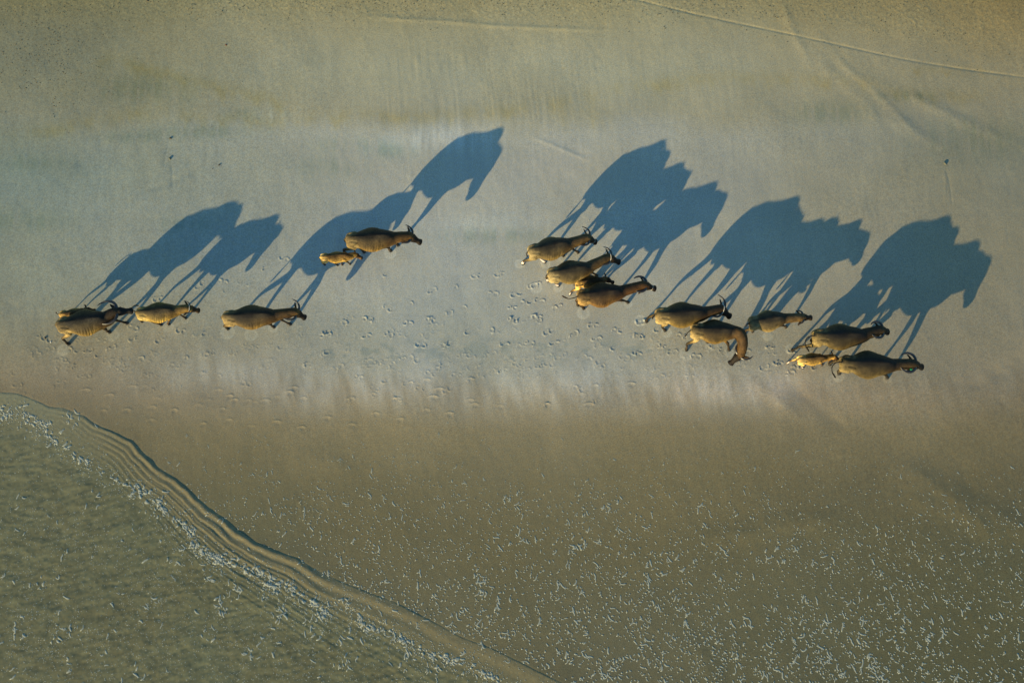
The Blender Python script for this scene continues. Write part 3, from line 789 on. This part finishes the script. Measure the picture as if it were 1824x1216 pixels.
    # legs
    hoofpos = []
    stance = {'FL': (.52, .15), 'FR': (.52, -.15), 'RL': (-.60, .15), 'RR': (-.60, -.15)}
    gait = d.get('gait', {'FL': (.18, 0), 'FR': (-.15, 0), 'RL': (-.16, 0), 'RR': (.16, 0)})
    socks = d.get('socks', '')
    for key, (bx, by) in stance.items():
        sg = 1 if by > 0 else -1
        if key in d.get('hoof', {}):
            h = loc(*d['hoof'][key], 0.03); tx, ty = h.x / (s * sx), h.y / s
            tx = min(max(tx, bx - .55), bx + .62); ty = min(max(ty, by - .32), by + .32)
        else:
            gx_, gy_ = gait.get(key, (0, 0)); tx, ty = bx + gx_, by + gy_
        Dx, Dy = tx - bx, ty - by
        lift = d.get('lift', {}).get(key, 0)
        if key[0] == 'R':
            bend = 0.05 * (Dx < -.05)
            J = [(-.56, .155 * sg, .98, 0), (-.46, .175 * sg, .74, .18), (-.53, .165 * sg, .58, .38), (-.685, .15 * sg, .43, .60), (-.64, .15 * sg, .27, .80), (-.615, .15 * sg, .125, .95), (-.60, .15 * sg, .05, 1.0)]
            ra = [.145, .105, .070, .048, .036, .044, .050]
            if Dx > .15: J[3] = (-.62, .15 * sg, .43, .62)
        else:
            J = [(.49, .155 * sg, .90, 0), (.45, .165 * sg, .70, .12), (.48, .155 * sg, .55, .33), (.525, .15 * sg, .41, .55), (.515, .15 * sg, .25, .80), (.51, .15 * sg, .12, .95), (.52, .15 * sg, .05, 1.0)]
            ra = [.12, .085, .060, .054, .036, .044, .050]
        pts = [P3(x + Dx * w, y + Dy * w, z + lift * w) for x, y, z, w in J]
        thin = 0.9 if calf else 1.0
        ra = [q * s * thin * (1.05 if q < .06 else 1) for q in ra]
        pp = cr(pts, 4); rr = rad(ra, 4)
        sockc = SOCK if key in socks else None
        def legcol(v, sockc=sockc):
            z = v[2] / s
            c = mixv(pal['leg'], bodycol(v), float(sstep(.42, .72, z)))
            if sockc: c = mixv(sockc, c, float(sstep(.22, .42, z)))
            elif z < .4: c = mixv(c, tuple(q * 2.6 for q in pal['leg']), .35 * float(sstep(.12, .2, z)) * float(sstep(.4, .3, z)))
            return c
        S.add(tube(pp, [q * 0.9 for q in rr], [q * 1.12 for q in rr], 14, Vector((1, 0, 0)) if False else Vector((0, 0, 1))), legcol)
        hoofpos.append((pts[-1], Dx))
    # head and neck
    hl = (.50 if not calf else .50) * s
    poll = loc(*d['poll'], (d.get('zp', 1.02) - .05) * s)
    zm = poll.z - 0.35 * s
    for _ in range(5):
        mz = loc(*d['muz'], zm); hd2 = Vector((mz.x - poll.x, mz.y - poll.y, 0)); dd = min(hd2.length, hl * .95)
        zm = poll.z - math.sqrt(max(hl * hl - dd * dd, (0.30 * hl) ** 2))
    hd2.normalize()
    pit = math.acos(min(dd / hl, .95))
    F_ = Vector((hd2.x * math.cos(pit), hd2.y * math.cos(pit), -math.sin(pit)))
    roll = d.get('roll', 0.0)
    Lt = Vector((0, 0, 1)).cross(F_).normalized(); Uf = F_.cross(Lt).normalized()
    if roll:
        Lt, Uf = (Lt * math.cos(roll) + Uf * math.sin(roll)).normalized(), (Uf * math.cos(roll) - Lt * math.sin(roll)).normalized()
    def H(f, l, u): return poll + F_ * (f * s) + Lt * (l * s) + Uf * (u * s)
    N0 = P3(.62, 0, 1.00); Nc = d.get('neck')
    start = [P3(.45, 0, 1.01), N0]
    if Nc: mids = [loc(u, v, z * s) for u, v, z in Nc]
    else: mids = [N0.lerp(poll, .52) + Vector((0, 0, .0 * s))]
    pth = [tuple(q) for q in start + mids + [tuple(H(-.02, 0, -.01)), tuple(H(.08, 0, -.01))]]
    npts = cr(pth, 5)
    k = len(npts)
    nt_ = 0.86 if calf else 1.0
    nw = np.interp(np.linspace(0, 1, k), [0, .3, .6, .85, 1], [.215, .205, .172, .142, .120]) * s * nt_
    nh = np.interp(np.linspace(0, 1, k), [0, .3, .6, .85, 1], [.27, .245, .195, .150, .12]) * s * nt_
    def neckcol(v):
        z = v[2] / s; return mixv(pal['neck'], pal['spine'], 0.5 * float(sstep(.95, 1.25, z)))
    S.add(tube(npts, list(nw), list(nh), 18), neckcol)
    hs = 1.2
    prof = [(-.06, .06, .06, -.01), (-.02, .098, .095, -.01), (.05, .118, .115, -.005), (.13, .122, .125, -.005), (.20, .112, .115, -.01), (.29, .085, .092, -.015),
            (.37, .074, .078, -.015), (.43, .088, .076, -.015), (.475, .098, .070, -.012), (.51, .082, .055, -.01), (.53, .04, .03, -.01)]
    hp = smooth_line(prof, 2)
    rings = []
    for f, w, h_, u0 in hp:
        rings.append([H(f, math.cos(2 * math.pi * q / 16) * w * hs, u0 + math.sin(2 * math.pi * q / 16) * h_ * hs) for q in range(16)])
    def headcol(v):
        f = (Vector(v) - poll).dot(F_) / s
        c = mixv(pal['neck'], pal['head'], float(sstep(-.02, .10, f)))
        if f > .30: c = mixv(c, tuple(q * 1.7 for q in pal['head']), float(sstep(.28, .34, f)) * float(sstep(.44, .40, f)))
        if f > .42: c = mixv(c, tuple(q * .7 for q in pal['head']), 1)
        return c
    S.add(loft(rings), headcol)
    es = 1.0
    for sg in (1, -1):
        S.add(ellipsoid(H(.135, sg * .105, .045), (.032 * s, .026 * s, .03 * s)), pal['head'])      # brow
        back = d.get('earback', .50)
        dr = (Lt * (sg * .80) - F_ * back - Uf * .22).normalized()
        r0 = H(.015, sg * .095, -.02)
        ep = [r0 + dr * (t * .27 * s * es) + Uf * (-.03 * s * t * t) for t in (0, .18, .38, .58, .78, .93, 1.0)]
        S.add(tube(ep, [q * s for q in (.026, .040, .056, .060, .046, .026, .012)], [q * s for q in (.024, .020, .018, .018, .017, .015, .012)], 12,
                   (F_ * .3 + Uf).normalized()), lambda v: mixv(pal['head'], pal['neck'], .25))
    # tail
    tl = d.get('tail')
    if tl: tp = [P3(-.70, 0, 1.17)] + [P3(*q) for q in tl]
    else: tp = [P3(-.70, 0, 1.17), P3(-.775, 0, 1.08), P3(-.80, .01, .90), P3(-.79, .02, .72), P3(-.77, .02, .58), P3(-.76, .02, .48)]
    tpp = cr(tp, 4); k = len(tpp)
    tr = np.interp(np.linspace(0, 1, k), [0, .15, .65, .75, .9, 1], [.036, .026, .019, .030, .030, .010]) * s
    S.add(tube(tpp, list(tr), list(tr), 8), mixv(pal['leg'], pal['spine'], .5))
    # one continuous skin
    me = bpy.data.meshes.new('raw'); me.from_pydata(S.V, [], S.F); me.update()
    tmp = link(bpy.data.objects.new('raw', me))
    rm = tmp.modifiers.new('r', 'REMESH'); rm.mode = 'VOXEL'; rm.voxel_size = 0.0165 * max(s, .62)
    smo = tmp.modifiers.new('s', 'SMOOTH'); smo.factor = 0.5; smo.iterations = 3
    dg = bpy.context.evaluated_depsgraph_get(); dg.update()
    bm_ = bpy.data.meshes.new_from_object(tmp.evaluated_get(dg))
    bpy.data.objects.remove(tmp)
    nv = len(bm_.vertices); co = np.empty(nv * 3, np.float32); bm_.vertices.foreach_get('co', co); co = co.reshape(-1, 3)
    kd = kdtree.KDTree(len(S.V))
    for i, v in enumerate(S.V): kd.insert(v, i)
    kd.balance()
    cols = np.ones((nv, 4), np.float32)
    CC = np.array(S.C)
    for i in range(nv):
        f3 = kd.find_n(co[i], 4); w = [1 / (q[2] + 0.01) ** 2 for q in f3]
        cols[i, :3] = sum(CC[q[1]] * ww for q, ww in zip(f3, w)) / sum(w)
    # ribs and hollow flank
    xx = co[:, 0] / (s * sx); yy = co[:, 1] / s; zz = co[:, 2] / s
    sgn = np.sign(yy)
    ribs = 1.35 * d.get('ribs', 0.8) * (0.6 if calf else 1)
    m_ = sstep(-.20, -.05, xx) * sstep(.40, .28, xx) * sstep(.62, .78, zz) * sstep(1.24, 1.10, zz) * (np.abs(yy) > .12)
    co[:, 1] += sgn * s * m_ * ribs * 0.0045 * np.cos(2 * np.pi * (xx - .25 * (zz - .9) + .02 * fbm(xx / .2, zz / .2, 470, 2)) / 0.082) * np.clip(.7 + fbm(xx / .18, zz / .14, 480, 2), 0, 1.4)
    hol = np.exp(-(((xx + .27) / .075) ** 2 + ((zz - 1.12) / .10) ** 2)) * (np.abs(yy) > .1)
    co[:, 1] -= sgn * s * hol * 0.007 * d.get('ribs', .8)
    fold = np.exp(-(((xx + .335 + .25 * (zz - .9)) / .022) ** 2)) * sstep(.6, .7, zz) * sstep(1.1, 1.0, zz) * (np.abs(yy) > .12)
    co[:, 1] -= sgn * s * fold * 0.014
    sc_ = np.exp(-(((xx - .36 - .3 * (zz - 1.0)) / .02) ** 2)) * sstep(.75, .85, zz) * sstep(1.22, 1.12, zz) * (np.abs(yy) > .1)
    co[:, 1] -= sgn * s * sc_ * 0.011
    co[:, 2] += s * 0.006 * fbm(xx / .18, zz / .2 + yy / .2, 400 + int(d['rump'][0]) % 37, 3)
    co[:, 1] += s * 0.006 * fbm(xx / .15 + 4, zz / .15, 440 + int(d['rump'][0]) % 37, 3)
    bm_.vertices.foreach_set('co', co.ravel())
    # dappled tone of the coat
    pt = fbm(xx / .30, zz / .25 + 3 * sgn, 460 + int(d['rump'][0]) % 29, 3)
    cols[:, :3] *= (1 + 0.75 * np.clip(pt, -1, 1))[:, None]
    stripe = 0.5 + 0.5 * np.cos(2 * np.pi * (xx - .25 * (zz - .9) + .02 * fbm(xx / .2, zz / .2, 470, 2)) / 0.082)
    rib_tone = m_ * sstep(1.12, .80, zz) * np.clip(.6 + fbm(xx / .14, zz / .12 + sgn, 482, 3), 0, 1.3)
    cols[:, :3] *= (1 + (0.75 * stripe * rib_tone + 0.25 * rib_tone)[:, None] * np.array([1.0, .82, .35]) * (0.5 if calf else d.get('rib_tone', 1.0)))  # lighter yellow-brown stripes in step with the rib relief
    at = bm_.color_attributes.new('coat', 'FLOAT_COLOR', 'POINT'); at.data.foreach_set('color', np.clip(cols, 0.004, .8).ravel())
    bm_.materials.clear(); bm_.materials.append(M_CALF if calf else M_HIDE)
    bm_.polygons.foreach_set('use_smooth', [True] * len(bm_.polygons)); bm_.name = 'body'; bm_.update()
    body = link(bpy.data.objects.new('body', bm_)); body.parent = root
    # horns
    kind = d.get('horn', 'sweep')
    if kind:
        Q = {'sweep': [(0, 0, 0), (.09, -.01, .015), (.19, -.07, .02), (.26, -.19, .02), (.275, -.33, .03)],
             'ring':  [(0, 0, 0), (.10, -.02, .01), (.20, -.12, .01), (.225, -.27, .02), (.165, -.41, .03), (.10, -.47, .04)],
             'long':  [(0, 0, 0), (.11, -.01, .01), (.23, -.09, .01), (.29, -.25, .02), (.27, -.42, .03), (.20, -.55, .05)],
             'short': [(0, 0, 0), (.06, -.02, .02), (.11, -.06, .03), (.15, -.13, .04), (.16, -.20, .05)],
             'bud':   [(0, 0, 0), (.03, -.02, .03), (.05, -.04, .05)]}[kind]
        k_ = 1.06 * d.get('hsz', 1.0)
        br = {'sweep': .045, 'ring': .050, 'long': .050, 'short': .026, 'bud': .018}[kind]
        for sg in (1, -1):
            pts = [tuple(H(.035 + b * k_, sg * (.060 + a_ * k_), .065 + (c + .5 * min(b + .05, 0)) * k_)) for a_, b, c in Q]
            pp = cr(pts, 5); n_ = len(pp)
            r_ = np.interp(np.linspace(0, 1, n_), [0, .5, .85, 1], [br, br * .72, br * .38, br * .1]) * s
            V, Fc = tube(pp, list(r_ * 1.15), list(r_ * .8), 10, Uf)
            mesh_obj('horn', V, Fc, M_HORN, root)
    # hooves
    for (hp_, Dx) in hoofpos:
        V = []; Fc = []
        for c in (-1, 1):
            rings = []
            for zz_, rx_, ry_, sh_ in ((.075, .036, .026, -.012), (.05, .044, .030, -.003), (.015, .054, .034, .008), (-.004, .056, .035, .010)):
                rings.append([Vector((hp_.x + (sh_ + rx_ * math.cos(a_) + (0.01 if math.cos(a_) > .7 else 0)) * s, hp_.y + (c * .031 + ry_ * math.sin(a_) - c * .012 * max(math.cos(a_), 0)) * s, hp_.z - .05 * s + zz_ * s)) for a_ in [2 * math.pi * q / 12 for q in range(12)]])
            v, f = loft(rings); b = len(V); V += v; Fc += [tuple(b + i for i in q) for q in f]
        mesh_obj('hoof', V, Fc, M_HOOF, root)
    for sg in (1, -1):
        V, Fc = ellipsoid(H(.150, sg * .112 * hs, .035), (.017 * s, .017 * s, .017 * s), n=10, m=7); mesh_obj('eye', V, Fc, M_EYE, root)
        V, Fc = ellipsoid(H(.512, sg * .038 * hs, .022), (.012 * s, .014 * s, .012 * s), n=8, m=6); mesh_obj('nostril', V, Fc, M_EYE, root)
    def ring_about(f0, w, h_, u0, rr_, name, mat=M_ROPE, lab=None, sl=0.0):
        pts = []
        for q in range(25):
            a_ = 2 * math.pi * q / 24
            pts.append(H(f0 + sl * math.sin(a_), math.cos(a_) * w, u0 + math.sin(a_) * h_))
        V, Fc = tube(pts, [rr_ * s] * 25, [rr_ * s] * 25, 6, F_)
        o = mesh_obj(name, V, Fc, mat, root)
        if lab: o['label'] = lab
        return o
    if d.get('halter'):
        o = ring_about(.33, .090, .094, -.015, .010, 'halter', M_ROPE, 'pale rope halter')
        for sg in (1, -1):
            pts = [H(.33, sg * .088, .0), H(.20, sg * .122, .0), H(.06, sg * .13, -.02)]
            V, Fc = tube(cr(pts, 3), [.008 * s] * 7, [.008 * s] * 7, 6, Uf); mesh_obj('strap', V, Fc, M_ROPE, o)
    if d.get('collar'):
        i = int(len(npts) * .80); c0 = Vector(npts[i]); t = (Vector(npts[i + 1]) - Vector(npts[i - 1])).normalized()
        lat = Vector((0, 0, 1)).cross(t).normalized(); v = t.cross(lat)
        pts = [c0 + lat * math.cos(2 * math.pi * q / 24) * (nw[i] + .012 * s) + v * math.sin(2 * math.pi * q / 24) * (nh[i] + .012 * s) for q in range(25)]
        V, Fc = tube(pts, [.011 * s] * 25, [.011 * s] * 25, 6, t); o = mesh_obj('collar', V, Fc, M_ROPE, root); o['label'] = 'pale rope collar'
    if d.get('eartag'):
        c0 = loc(*d['eartag'], poll.z + .03 * s)
        dr = (Lt * -.80 - F_ * .5 - Uf * .22).normalized()
        c0 = H(.015, -.095, -.02) + dr * .10 * s + Vector((0, 0, .035 * s))
        V = []; Fc = []
        for zz_ in (0, .012):
            for px_, py_ in ((-.035, -.03), (.035, -.03), (.04, .02), (.0, .045), (-.04, .02)): V.append(c0 + Vector((px_, py_, zz_)) * s)
        Fc = [(0, 1, 2, 3, 4)[::-1], (5, 6, 7, 8, 9)] + [(i, (i + 1) % 5, 5 + (i + 1) % 5, 5 + i) for i in range(5)]
        o = mesh_obj('ear_tag', V, Fc, M_TAG, root, smooth=False); o['label'] = 'bright green plastic ear tag'
    return root, s, sx, L

CURL = [(-.80, .0, 1.16), (-.92, -.03, 1.08), (-.98, -.14, .98), (-.95, -.28, .90), (-.86, -.38, .80), (-.80, -.42, .70)]
HERD = [
 dict(pal='calfd', rump=(106, 560), **{'with': (144, 554)}, poll=(153, 551), muz=(171, 553), s=.60, horn='bud', zp=1.03, hoof={}, tail=[(-.78,.03,1.20),(-.84,.08,1.22),(-.90,.14,1.12),(-.92,.18,.95)],
      label='small brown calf mostly hidden on the far side of the leftmost buffalo'),
 dict(pal='black', rump=(101, 578), **{'with': (170, 565)}, poll=(206, 555), muz=(237, 553), horn='long', hsz=1.0, zp=1.15, ribs=1.3, fat=1.05, earback=.75,
      hoof=dict(FR=(194, 591), FL=(225, 575), RR=(121, 612), RL=(150, 580)), label='leftmost adult buffalo, black backed with long curved horns, a calf beyond it'),
 dict(pal='yellow', rump=(243, 557), **{'with': (298, 550)}, poll=(335, 549), muz=(355, 553), horn='short', hsz=1.2, s=.86, zp=1.05, ribs=1.2, collar=1,
      hoof=dict(FR=(300, 577), FL=(330, 566), RR=(286, 578), RL=(252, 572)), tail=[(-.78,.08,1.20),(-.86,.20,1.18),(-.78,.32,1.08),(-.66,.33,.95)],
      label='young yellowish buffalo with a pale collar, second adult from the left'),
 dict(pal='grey', s=.98, rump=(397, 564), **{'with': (471, 558)}, poll=(526, 556), muz=(544, 566), horn='sweep', hsz=1.05, ribs=.7, fat=1.05, zp=.98,
      hoof=dict(FR=(487, 582), FL=(516, 577), RR=(405, 585), RL=(449, 590)), label='grey-brown buffalo walking alone, just ahead of the young yellowish one'),
 dict(pal='grey', rump=(617, 425), **{'with': (686, 418)}, poll=(729, 421), muz=(750, 432), horn='sweep', hsz=.85, ribs=1.0, fat=.98, zp=.96,
      hoof=dict(FR=(695, 446), FL=(708, 436), RR=(614, 451), RL=(648, 448)), label='buffalo cow with a ridged back walking above and ahead of a small golden calf'),
 dict(pal='calf', rump=(571, 458), **{'with': (614, 453.5)}, poll=(632, 453.5), muz=(645, 460), horn='bud', s=.62, zp=1.0,
      hoof=dict(RR=(578, 471), RL=(601, 475), FL=(609, 471), FR=(623, 470)), label='small golden calf walking in a shadow just behind and below the ridge-backed cow'),
 dict(pal='tan', rump=(943, 447), **{'with': (1005, 431)}, poll=(1046, 424), muz=(1062, 431.5), horn='sweep', hsz=.95, zp=1.0, halter=1, socks='RRRL',
      hoof=dict(RR=(931, 469), RL=(970, 467), FL=(1034, 448), FR=(1003, 455)), label='topmost of three close adult buffaloes, pinkish hind feet stretched behind it, pale halter'),
 dict(pal='tan', rump=(978, 488), **{'with': (1040, 474)}, poll=(1084, 459), muz=(1104, 467), horn='sweep', hsz=.9, zp=1.0, socks='RRRL', ribs=.3, collar=1,
      hoof=dict(RR=(994, 508), RL=(976, 500), FR=(1064, 494), FL=(1070, 489)), label='middle one of the three close adult buffaloes, smooth grey-tan, pale hind feet'),
 dict(pal='calfd', rump=(1026, 503), **{'with': (1066, 497.5)}, poll=(1079, 497), muz=(1093, 503.5), horn='bud', s=.68, zp=1.0, socks='RR',
      hoof=dict(RR=(1015, 524), RL=(1030, 516)), label='golden-brown calf squeezed behind the long-tailed buffalo, only its back and pale hind leg showing'),
 dict(pal='brown', rump=(1031, 527), **{'with': (1098, 516)}, poll=(1147, 508), muz=(1167.5, 514), horn='ring', hsz=.85, ribs=.8, fat=1.06, zp=1.02, halter=1,
      hoof=dict(RR=(1039, 549), RL=(1029, 543), FR=(1118, 538)), tail=[(-.78,-.02,1.14),(-.90,-.03,1.08),(-1.03,-.01,.98),(-1.15,.08,.88),(-1.24,.18,.80)],
      label='lowest of the three close adult buffaloes, warm brown, thin tail swung out behind'),
 dict(pal='black', rump=(1171, 560), **{'with': (1246, 553.5)}, poll=(1284, 551), muz=(1301, 564), horn='sweep', hsz=1.05, zp=1.0, ribs=.3, fat=1.02, collar=1,
      hoof=dict(RR=(1184, 588), RL=(1151, 572)), label='buffalo with a near-black head and one hind leg stretched back, above the neck-bending one'),
 dict(pal='grey', rump=(1234, 587), **{'with': (1302, 586)}, poll=(1319, 631), muz=(1300, 648), horn='sweep', hsz=.9, zp=.88, ribs=.6, neck=[(1318, 594, 1.2), (1323, 612, 1.05)],
      hoof=dict(RR=(1222, 626), RL=(1262, 615), FR=(1298, 623), FL=(1316, 612)), tail=[(-.77,-.02,1.08),(-.83,-.05,.9),(-.86,-.10,.70),(-.88,-.12,.55)],
      label='buffalo bending its neck sharply round to the waterside, head turned down'),
 dict(pal='tan', rump=(1338, 574), **{'with': (1392, 564)}, poll=(1427, 565), muz=(1445, 566), horn='sweep', hsz=.7, zp=1.05, s=.90, ribs=.4,
      hoof=dict(RR=(1327, 591), RL=(1340, 590), FR=(1368, 592) if False else (1408, 581)), gait={'FL': (.05, 0), 'RL': (-.2, 0)}, label='smaller grey-tan buffalo in the gap ahead of the neck-bending one, short horns seen from above'),
 dict(pal='dark', rump=(1453, 598), **{'with': (1532, 594)}, poll=(1568, 588), muz=(1582, 591), horn='ring', hsz=.85, zp=1.05, ribs=.2, fat=1.03, earback=.8,
      hoof=dict(RR=(1411, 624), RL=(1446, 614), FR=(1540, 604)), tail=CURL, label='dark buffalo with ringed horns above a golden calf, hind leg stretched far back'),
 dict(pal='calf', rump=(1424, 640), **{'with': (1466, 636)}, poll=(1483, 635), muz=(1496, 641), horn='bud', s=.66, zp=.98, socks='RLRR',
      hoof=dict(RL=(1402, 647), RR=(1430, 655), FR=(1464, 650), FL=(1450, 653)), label='golden calf following close behind the tail of the rightmost buffalo'),
 dict(pal='dark', rump=(1502, 645), **{'with': (1584, 646)}, poll=(1626, 648), muz=(1643, 654), horn='ring', hsz=1.0, zp=1.05, ribs=.2, fat=1.08, earback=.8, eartag=(1618, 660),
      hoof=dict(RR=(1494, 665), FR=(1580, 672)), tail=CURL, label='rightmost buffalo, dark with big ringed horns and a small green ear tag'),
]
for d in HERD:
    r_, s_, sx_, L_ = make_buffalo(d)
    print('BUF', d['rump'], 's %.2f sx %.2f L %.2f' % (s_, sx_, L_))
